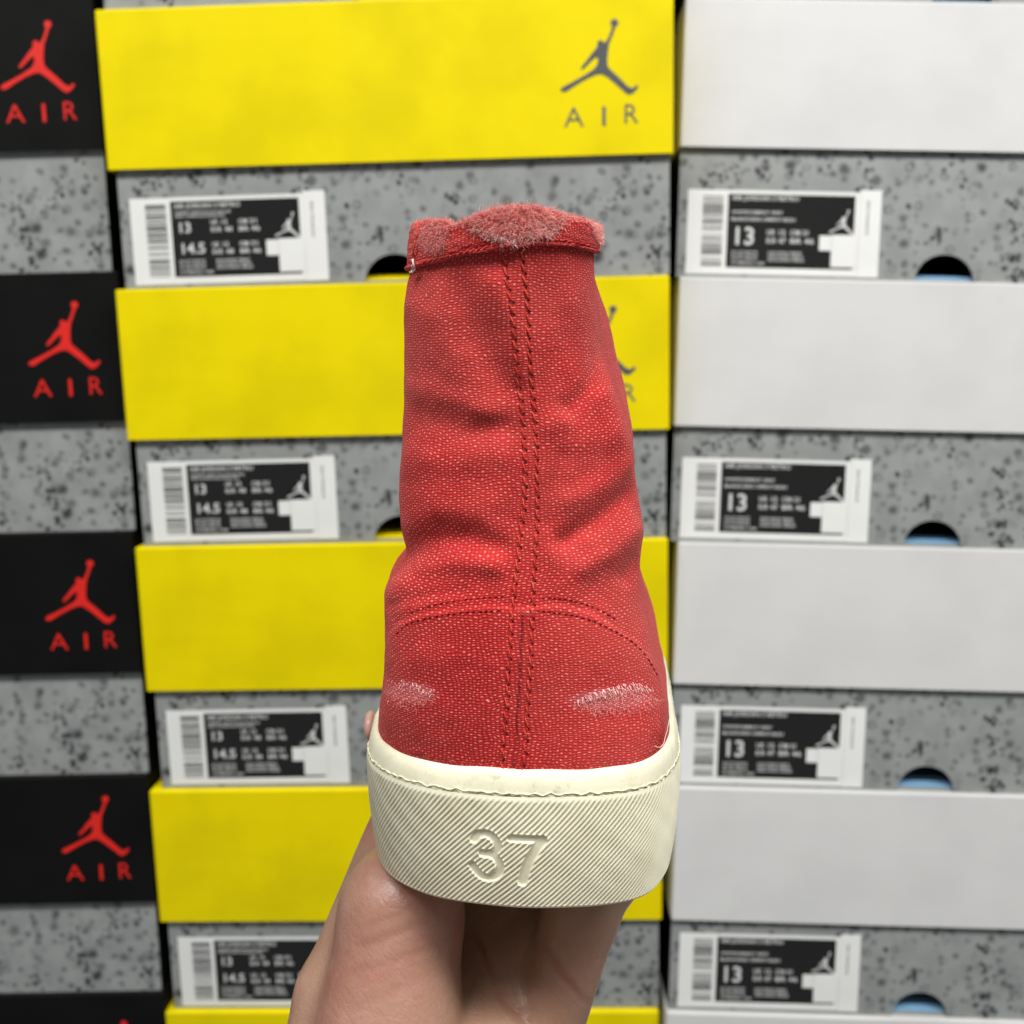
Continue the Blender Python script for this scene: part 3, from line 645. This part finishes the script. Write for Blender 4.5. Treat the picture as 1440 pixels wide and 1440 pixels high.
# ---- binding tape round the collar
def build_band():
    wb = (ZO-ZB)/(ZT-.0012-ZB)
    prof = [(0., .0003), (0., .0011), (.03, .0014), (.09, .0014), (.14, .0009), (.19, .0011), (.3, .0012), (.45, .0012), (.6, .0012), (.75, .0012), (.88, .0011), (.96, .0008), (1., .0002)]
    prof2 = []
    for a, b in zip(prof[:-1], prof[1:]):
        for q in (0, .34, .67): prof2.append((a[0]+(b[0]-a[0])*q, a[1]+(b[1]-a[1])*q))
    prof2.append(prof[-1]); rows, uv, wr = [], [], []
    for k, (f, o) in enumerate(prof2):
        w_ = wb+(1.0-wb)*f; ri = np.clip(w_*(NR-1), 0, NR-1.001); i = ri.astype(int); q = (ri-i)[:, None]; j = np.arange(MC)
        P = U1[i, j]*(1-q)+U1[i+1, j]*q; N = N0[i, j]
        th = o+.0003*vnoise(arc[0], np.full(MC, f), .004, 5)+.00025*vnoise(arc[0], np.full(MC, f*.03), .0016, 6)
        P = P+N*th[:, None]; P[:, 2] += .0013*max(0, (f-.8)/.2)
        rows.append(P); uv.append(np.stack([arc[-1]*1000+400, np.full(MC, 100+f*9)+0*arc[0]], -1))
    for dz, o in ((-.0002, -.0012), (-.002, -.0016), (-.007, -.0018), (-.012, -.0018), (-.018, -.0016), (-.024, -.0014), (-.03, -.0010)):
        j = np.arange(MC); wq = np.clip((ZT+dz-ZB)/(ZT-.0012-ZB), 0, 1); iq = np.minimum((wq*(NR-1)).astype(int), NR-1); P = U1[iq, j]+N0[iq, j]*o; P[:, 2] = ZT+dz; rows.append(P); uv.append(np.stack([arc[-1]*1000+400, np.full(MC, 109-dz*1000)], -1))
    V = np.array(rows); n, m = V.shape[:2]; uv = np.array(uv)
    u, v = proj(V.reshape(-1, 3)); f = np.clip(1.2-np.hypot((u-728)/58, (v-322)/26), 0, 1)*1.2; f = np.maximum(f, np.clip(1.2-np.hypot((u-607)/26, (v-335)/28), 0, 1)*1.5)
    f = np.maximum(f, np.clip(1.2-np.hypot((u-845)/12, (v-325)/18), 0, 1)); f *= (V.reshape(-1, 3)[:, 1] < .25)
    me = np_mesh('collar_binding', to_local(V.reshape(-1, 3)), grid_faces(n, m, True), uv.reshape(-1, 2))
    a = me.attributes.new('worn', 'FLOAT', 'POINT'); a.data.foreach_set('value', f.astype(np.float32))
    link('collar_binding', me, M_tape, shoe); return V
BAND = build_band()
# ---- point finder on the visible side of the shoe
def finder(V, N):
    V = V.reshape(-1, 3); N = N.reshape(-1, 3); u, v = proj(V); vis = ((N*(-V/np.linalg.norm(V, axis=1)[:, None])).sum(1) > .02) & (V[:, 1] < .262)
    idx = np.where(vis)[0]; kd = kdtree.KDTree(len(idx))
    for i in idx: kd.insert((u[i], v[i], 0), int(i))
    kd.balance()
    def f(a, b):
        r = kd.find_n((a, b, 0), 4); wts = np.array([1/(q[2]+.05) for q in r]); wts /= wts.sum(); ii = [q[1] for q in r]
        n = (N[ii]*wts[:, None]).sum(0); return (V[ii]*wts[:, None]).sum(0), n/np.linalg.norm(n)
    return f
on_up = finder(U1, N1)
NB = normals(BAND); NB *= np.sign((NB[15, jc]@np.array([0, -1., 0]))); on_band = finder(BAND[3:-3], NB[3:-3])
def resample(pts, step):
    P = np.array(pts, float); d = np.concatenate([[0], np.cumsum(np.linalg.norm(np.diff(P, axis=0), axis=1))]); q = np.arange(0, d[-1], step)
    return np.stack([np.interp(q, d, P[:, 0]), np.interp(q, d, P[:, 1])], -1)
PXM = .235/1440
def threads(lines, step, ln, wpx, lift, slant, f=on_up, arcjit=1.):
    paths, rad = [], []
    for pts in lines:
        Q = resample(catmull(pts, 200, False), 1.); i = 3.
        while i < len(Q)-ln-1:
            st = step+rng.normal(0, .7); n = 5; seg = []
            for k in range(n):
                q = Q[int(min(i+ln*k/(n-1), len(Q)-1))]; d = Q[min(int(i)+4, len(Q)-1)]-Q[int(i)]; d /= np.linalg.norm(d)+1e-9; nn = np.array([-d[1], d[0]])
                p = q+nn*slant*(k/(n-1)-.5)*-1+nn*rng.normal(0, .25)
                P, N = f(*p); seg.append(P+N*(lift*math.sin(math.pi*(k+.35)/(n-.3))*PXM*1.0))
            paths.append(np.array(seg)); r = wpx*PXM*(1+rng.normal(0, .1)); rad.append(np.array([.55, 1, 1, .95, .5])*r); i += st
    return paths, rad
p, r = threads([SEAML, SEAMR], 17.5, 13, 1.15, 1.9, 4.5)
link('heel_stitching', tubes('heel_stitching', p, r, 6), M_thread, shoe)
# second ply beside each stitch, needle holes
hp, hr = [], []
for P_ in p:
    d = P_[-1]-P_[-2]; d /= np.linalg.norm(d)+1e-12; c = P_[-1]+d*.0003
    hp.append(np.array([c-d*.00028, c, c+d*.00028, c+d*.0005])-np.array([0, .00002, 0])); hr.append(np.array([.00006, .00026, .00024, .00004]))
link('needle_hole_row', tubes('needle_hole_row', hp, hr, 6), M_hole, shoe)
A1 = [(556, 893), (575, 876), (605, 868), (640, 862), (680, 859), (712, 858)]; A2 = [(575, 862), (600, 853), (640, 845), (680, 840), (716, 838)]
A3 = [(752, 858), (790, 862), (825, 870), (862, 886), (893, 906), (912, 928), (928, 958)]; A4 = [(760, 840), (800, 843), (840, 856), (868, 872)]
p, r = threads([A1, A3], 8.5, 4.6, 1.2, .6, .8); link('counter_stitching', tubes('counter_stitching', p, r, 5), M_thread_dark, shoe)
p, r = threads([A2, A4], 8.5, 4.6, 1.0, .5, .8); link('counter_stitching', tubes('counter_stitching', p, r, 5), M_thread_dark, shoe)
TL = [(590, 371), (620, 363), (660, 354), (700, 345), (740, 339), (780, 337), (815, 341), (838, 351)]
p, r = threads([TL], 9, 8, 1.2, 1.6, 2.6, on_band); link('binding_stitching', tubes('binding_stitching', p, r, 5), M_thread_red, shoe)
# ---- lint and frayed ends
def fuzz(name, n, sampler, f, length, rad, mat, lean, curl=.6, k=6):
    paths, rads = [], []
    for _ in range(n):
        u, v, dirpx = sampler(); P, N = f(u, v)
        side = RGT*dirpx[0]-UPV*dirpx[1]; d = N*lean+side*(1-lean)+rng.normal(0, .35, 3); d /= np.linalg.norm(d)
        L = length*rng.uniform(.4, 1.3)/k; c = rng.normal(0, curl, 3); pts = [P-N*.0002]
        for q in range(k):
            d = d+c/k+rng.normal(0, .12, 3)+np.array([0, 0, -.25/k]); d /= np.linalg.norm(d); pts.append(pts[-1]+d*L)
        paths.append(np.array(pts)); rads.append(rad*rng.uniform(.7, 1.3)*np.linspace(1, .35, k+1))
    return link(name, tubes(name, paths, rads, 3), mat, shoe)
def inside(poly, step=1):
    poly = np.array(poly, float); lo, hi_ = poly.min(0), poly.max(0)
    def ok(x, y):
        c = False; j = len(poly)-1
        for i in range(len(poly)):
            if (poly[i][1] > y) != (poly[j][1] > y) and x < (poly[j][0]-poly[i][0])*(y-poly[i][1])/(poly[j][1]-poly[i][1])+poly[i][0]: c = not c
            j = i
        return c
    def s():
        while True:
            x, y = rng.uniform(lo, hi_)
            if ok(x, y): return x, y
    return s
_in1 = inside([(662, 308), (700, 292), (745, 289), (778, 298), (792, 308), (770, 326), (740, 333), (715, 340), (690, 330), (668, 322)])
def s1():
    u, v = _in1(); u += rng.normal(0, 6); v += abs(rng.normal(0, 3.5)); up = (315-v)/25; return u, v, np.array([(u-728)/60+rng.normal(0, .3), -up*.9+rng.normal(0, .25)])
fuzz('frayed_lint', 3600, s1, on_band, .0020, .00006, M_fuzz, .3, 1.0)
_in1b = inside([(668, 318), (700, 325), (730, 328), (762, 318), (790, 306), (784, 322), (750, 334), (716, 342), (688, 334)])
fuzz('frayed_lint', 420, lambda: (*_in1b(), np.array([rng.normal(0, .4), .8])), on_band, .0020, .00007, M_fuzz_pale, .3, 1.2)
_in2 = inside([(584, 318), (600, 310), (630, 309), (640, 317), (628, 335), (618, 358), (600, 352), (590, 345)])
fuzz('frayed_lint', 1300, lambda: (*_in2(), np.array([rng.normal(.1, .3), rng.normal(.3, .5)])), on_band, .0014, .000055, M_fuzz, .3, .9)
_in3 = inside([(828, 312), (846, 318), (852, 330), (846, 346), (836, 334)])
fuzz('frayed_lint', 700, lambda: (*_in3(), np.array([rng.normal(.5, .4), rng.normal(0, .4)])), on_band, .0013, .00005, M_fuzz, .4, .8)
# thin pile all along the rim
def s4():
    u = rng.uniform(576, 850); return u, float(np.interp(u, [p[0] for p in TOPV], [p[1] for p in TOPV]))+rng.uniform(0, 6), np.array([rng.normal(0, .5), -.8])
fuzz('frayed_lint', 2400, s4, on_band, .0011, .00005, M_fuzz, .4, .6, 4)
# worn patches on the heel
_w1 = inside([(545, 956), (570, 958), (600, 966), (614, 984), (590, 996), (560, 994), (544, 984)])
_w2 = inside([(806, 990), (830, 974), (880, 962), (918, 966), (930, 984), (915, 1000), (870, 1004), (830, 1002)])
fuzz('worn_lint', 700, lambda: (*_w1(), np.array([rng.normal(.3, .3), rng.normal(.5, .3)])), on_up, .0012, .00004, M_fuzz, .25, .5, 4)
fuzz('worn_lint', 1300, lambda: (*_w2(), np.array([rng.normal(-.2, .3), rng.normal(.6, .3)])), on_up, .0014, .000042, M_fuzz, .25, .5, 4)
_w3 = inside([(546, 953), (572, 956), (606, 968), (612, 976), (570, 964), (548, 962)]); _w4 = inside([(806, 986), (840, 970), (884, 958), (916, 962), (918, 970), (884, 968), (840, 979)])
fuzz('worn_lint', 170, lambda: (*_w3(), np.array([rng.normal(.4, .15), .9])), on_up, .0011, .00012, M_fuzz_pale, .12, .25, 4)
fuzz('worn_lint', 330, lambda: (*_w4(), np.array([rng.normal(.3, .15), .9])), on_up, .0012, .00012, M_fuzz_pale, .12, .25, 4)
# loose threads
def strand(pts, f, lift, rad, n=40):
    Q = catmull(pts, n, False); out = []
    for k, q in enumerate(Q):
        P, N = f(*q); out.append(P+N*lift)
    out = np.array(out); kk = np.ones(5)/5
    for c in range(3): out[2:-2, c] = np.convolve(out[:, c], kk, 'valid')
    return out
pt = strand([(590, 314), (590, 330), (587, 345), (584, 358), (582, 368)], on_band, .0007, 0); pt2 = strand([(585, 356), (584, 366), (586, 373), (582, 381)], on_band, .0009, 0); pt3 = strand([(585, 372), (583, 377), (580, 380)], on_band, .0012, 0)
beads = .00018+.00007*np.sin(np.arange(40)*1.9)
link('loose_thread', tubes('loose_thread', [pt], [beads], 6), M_thread, shoe); link('loose_thread', tubes('loose_thread', [pt2, pt3], [.00022*np.ones(40), .00016*np.ones(40)], 6), M_hair, shoe)
h1 = strand([(933, 990), (933, 1005), (929, 1025), (925, 1042), (919, 1050), (912, 1048)], on_up, .0016, 0)
link('loose_thread', tubes('loose_thread', [h1], [np.linspace(.00006, .0001, 40)], 5), M_hair, shoe)
# ================================================================ THE HAND (one continuous skin)
def build_hand():
    hx = .0014; xs = np.arange(-.075, .075, hx); ys = np.arange(.04, .385, hx); zs = np.arange(-.32, -.078, hx)
    Xg, Yg, Zg = np.meshgrid(xs.astype(np.float32), ys.astype(np.float32), zs.astype(np.float32), indexing='ij')
    def cone(a, b, r1, r2, sq=1.):
        a = np.array(a)/1000; b = np.array(b)/1000; r1 /= 1000; r2 /= 1000; d = b-a; L = d@d
        px, py, pz = Xg-a[0], Yg-a[1], Zg-a[2]; t = np.clip((px*d[0]+py*d[1]+pz*d[2])/L, 0, 1).astype(np.float32)
        return np.sqrt((px-t*d[0])**2+(py-t*d[1])**2+(pz-t*d[2])**2)-(r1+(r2-r1)*t)
    def smin(a, b, k):
        k /= 1000; h = np.clip(.5+.5*(b-a)/k, 0, 1); return b*(1-h)+a*h-k*h*(1-h)
    F = cone((12, 60, -268), (-1, 190, -190), 27, 24)                       # forearm
    F = smin(F, cone((4, 60, -262), (-14, 190, -178), 26, 22), 14)
    F = smin(F, cone((-8, 212, -184), (-8, 272, -158), 20, 19), 12)         # palm root
    F = smin(F, cone((-8, 280, -155), (-6, 325, -140), 19, 15), 10)
    F = smin(F, cone((6, 255, -154), (16, 315, -138), 12, 12), 10)
    th = cone((-32.5, 226, -172), (-28.5, 242, -131), 20.5, 14.6)                # thumb ball
    th = smin(th, cone((-28.5, 242, -131), (-29, 266, -128), 14.6, 10), 6)
    F = smin(F, th, 3)
    F = smin(F, cone((-52, 230, -176), (-46.5, 244, -154), 10, 9.2), 6); F = smin(F, cone((-46.5, 244, -154), (-32, 266, -119), 9.2, 7.6), 4.0)
    F = smin(F, cone((-30, 262, -131), (-34.5, 305, -128), 10, 8.5), 6)
    F = smin(F, cone((-34.5, 305, -128), (-38, 338, -115), 8.5, 7.2), 4)
    hy = cone((0, 237, -190), (6.2, 252, -149.5), 18, 9.0); hy = smin(hy, cone((-12, 235, -191), (-5.5, 248, -159), 12, 6.), 1.2)
    F = smin(F, hy, 3.0)
    F = smin(F, cone((8, 243, -160), (17, 249, -136), 10, 9.6), 1.2)      # root of the little finger side
    F = smin(F, cone((17, 249, -136), (24, 258, -128), 9.4, 8.6), 3)
    for bx, by, sz in ((24, 254, 1.), (20, 282, 1.06), (18, 304, 1.08), (14, 326, 1.)):
        mid = (31.5, by+8, -126); k2 = (37.2, by+13, -113); tip = (39.4+ (4 if by > 290 else 0), by+17, -101-(3 if by > 254 else 0))
        fg = cone((bx, by, -129), mid, 8.6*sz, 8.2*sz); fg = smin(fg, cone(mid, k2, 8.0*sz, 7.0*sz), 2.5); fg = smin(fg, cone(k2, tip, 6.9*sz, 6.0*sz), 2)
        F = smin(F, fg, 2.0)
    # creases carved into the palm side
    cre = np.full(Xg.shape, 1e3, np.float32)
    for pts, r in (([(-19, 205, -143), (-22, 208, -133), (-30, 214, -125)], .25), ([(-14, 204, -150), (-24, 203, -139), (-36, 208, -131)], .2), ([(2, 207, -160), (6, 207, -146), (14, 213, -135)], .2)):
        for a, b in zip(pts[:-1], pts[1:]):
            c = cone(a, b, r, r); cre = np.minimum(cre, c)
    F = F+np.maximum(0, .0011-np.maximum(cre, 0))*.6
    V, Q = nets(F, xs, ys, zs); 
    cr_at = None
    return V, Q
def nets(F, xs, ys, zs):
    ins = F < 0; nx, ny, nz = F.shape
    c = np.zeros((nx-1, ny-1, nz-1), np.uint8)
    for dx in (0, 1):
        for dy in (0, 1):
            for dz in (0, 1): c += ins[dx:nx-1+dx, dy:ny-1+dy, dz:nz-1+dz]
    act = (c > 0) & (c < 8); idx = np.full(act.shape, -1, np.int64); A = np.argwhere(act); idx[act] = np.arange(len(A))
    acc = np.zeros((len(A), 3)); cnt = np.zeros(len(A)); cor = [(a, b, d) for a in (0, 1) for b in (0, 1) for d in (0, 1)]
    vals = {k: F[A[:, 0]+k[0], A[:, 1]+k[1], A[:, 2]+k[2]] for k in cor}
    for i, p in enumerate(cor):
        for q in cor[i+1:]:
            if sum(abs(a-b) for a, b in zip(p, q)) != 1: continue
            a, b = vals[p], vals[q]; m = (a < 0) != (b < 0); t = np.where(m, a/(a-b+1e-20), 0)
            P = np.array(p)+t[:, None]*(np.array(q)-np.array(p)); acc[m] += P[m]; cnt[m] += 1
    V = (A+acc/cnt[:, None]); h = xs[1]-xs[0]; V = V*h+np.array([xs[0], ys[0], zs[0]])
    Q = []
    for ax in range(3):
        o = [(0, 0, 0)]*4; b1, b2 = [(1, 2), (2, 0), (0, 1)][ax]
        sl0 = [slice(1, n-1) for n in F.shape]; sl1 = list(sl0); sl0[ax] = slice(0, F.shape[ax]-1); sl1[ax] = slice(1, F.shape[ax])
        a, b = ins[tuple(sl0)], ins[tuple(sl1)]; E = np.argwhere(a != b); fl = a[tuple(E.T)]
        st = np.array([1, 1, 1]); st[ax] = 0; E = E+st
        def cell(d1, d2): G = E.copy(); G[:, b1] -= d1; G[:, b2] -= d2; return idx[tuple(G.T)]
        q = np.stack([cell(0, 0), cell(1, 0), cell(1, 1), cell(0, 1)], 1); q[~fl] = q[~fl][:, ::-1]; Q.append(q)
    Q = np.concatenate(Q); return V, Q[(Q >= 0).all(1)]
V, Q = build_hand()
HO = np.array([-.005, .2, -.17])
for _ in range(3):                                      # relax the net
    s = np.zeros_like(V); n = np.zeros(len(V))
    for a, b in ((0, 1), (1, 2), (2, 3), (3, 0)):
        np.add.at(s, Q[:, a], V[Q[:, b]]); np.add.at(n, Q[:, a], 1); np.add.at(s, Q[:, b], V[Q[:, a]]); np.add.at(n, Q[:, b], 1)
    V = V*.5+.5*s/n[:, None]
me = np_mesh('person', V-HO, Q)
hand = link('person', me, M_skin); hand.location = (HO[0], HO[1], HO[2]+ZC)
sd = hand.modifiers.new('soft', 'SUBSURF'); sd.levels = 1; sd.render_levels = 1
tag(hand, 'bare left hand and wrist with palm up, gripping the cream sole from below', 'person')
# thumb nail, on the far upper side of the thumb tip
bm = bmesh.new(); bmesh.ops.create_uvsphere(bm, u_segments=16, v_segments=10, radius=1)
for v_ in bm.verts: v_.co = Vector((v_.co.x*.0022, v_.co.y*.0062, v_.co.z*.005))
nl = link('fingernail', bm_mesh('fingernail', bm), M_nail, hand); nl.location = (-.0488-HO[0], .337-HO[1], -.1155-HO[2])
S.render.resolution_x = S.render.resolution_y = 1024
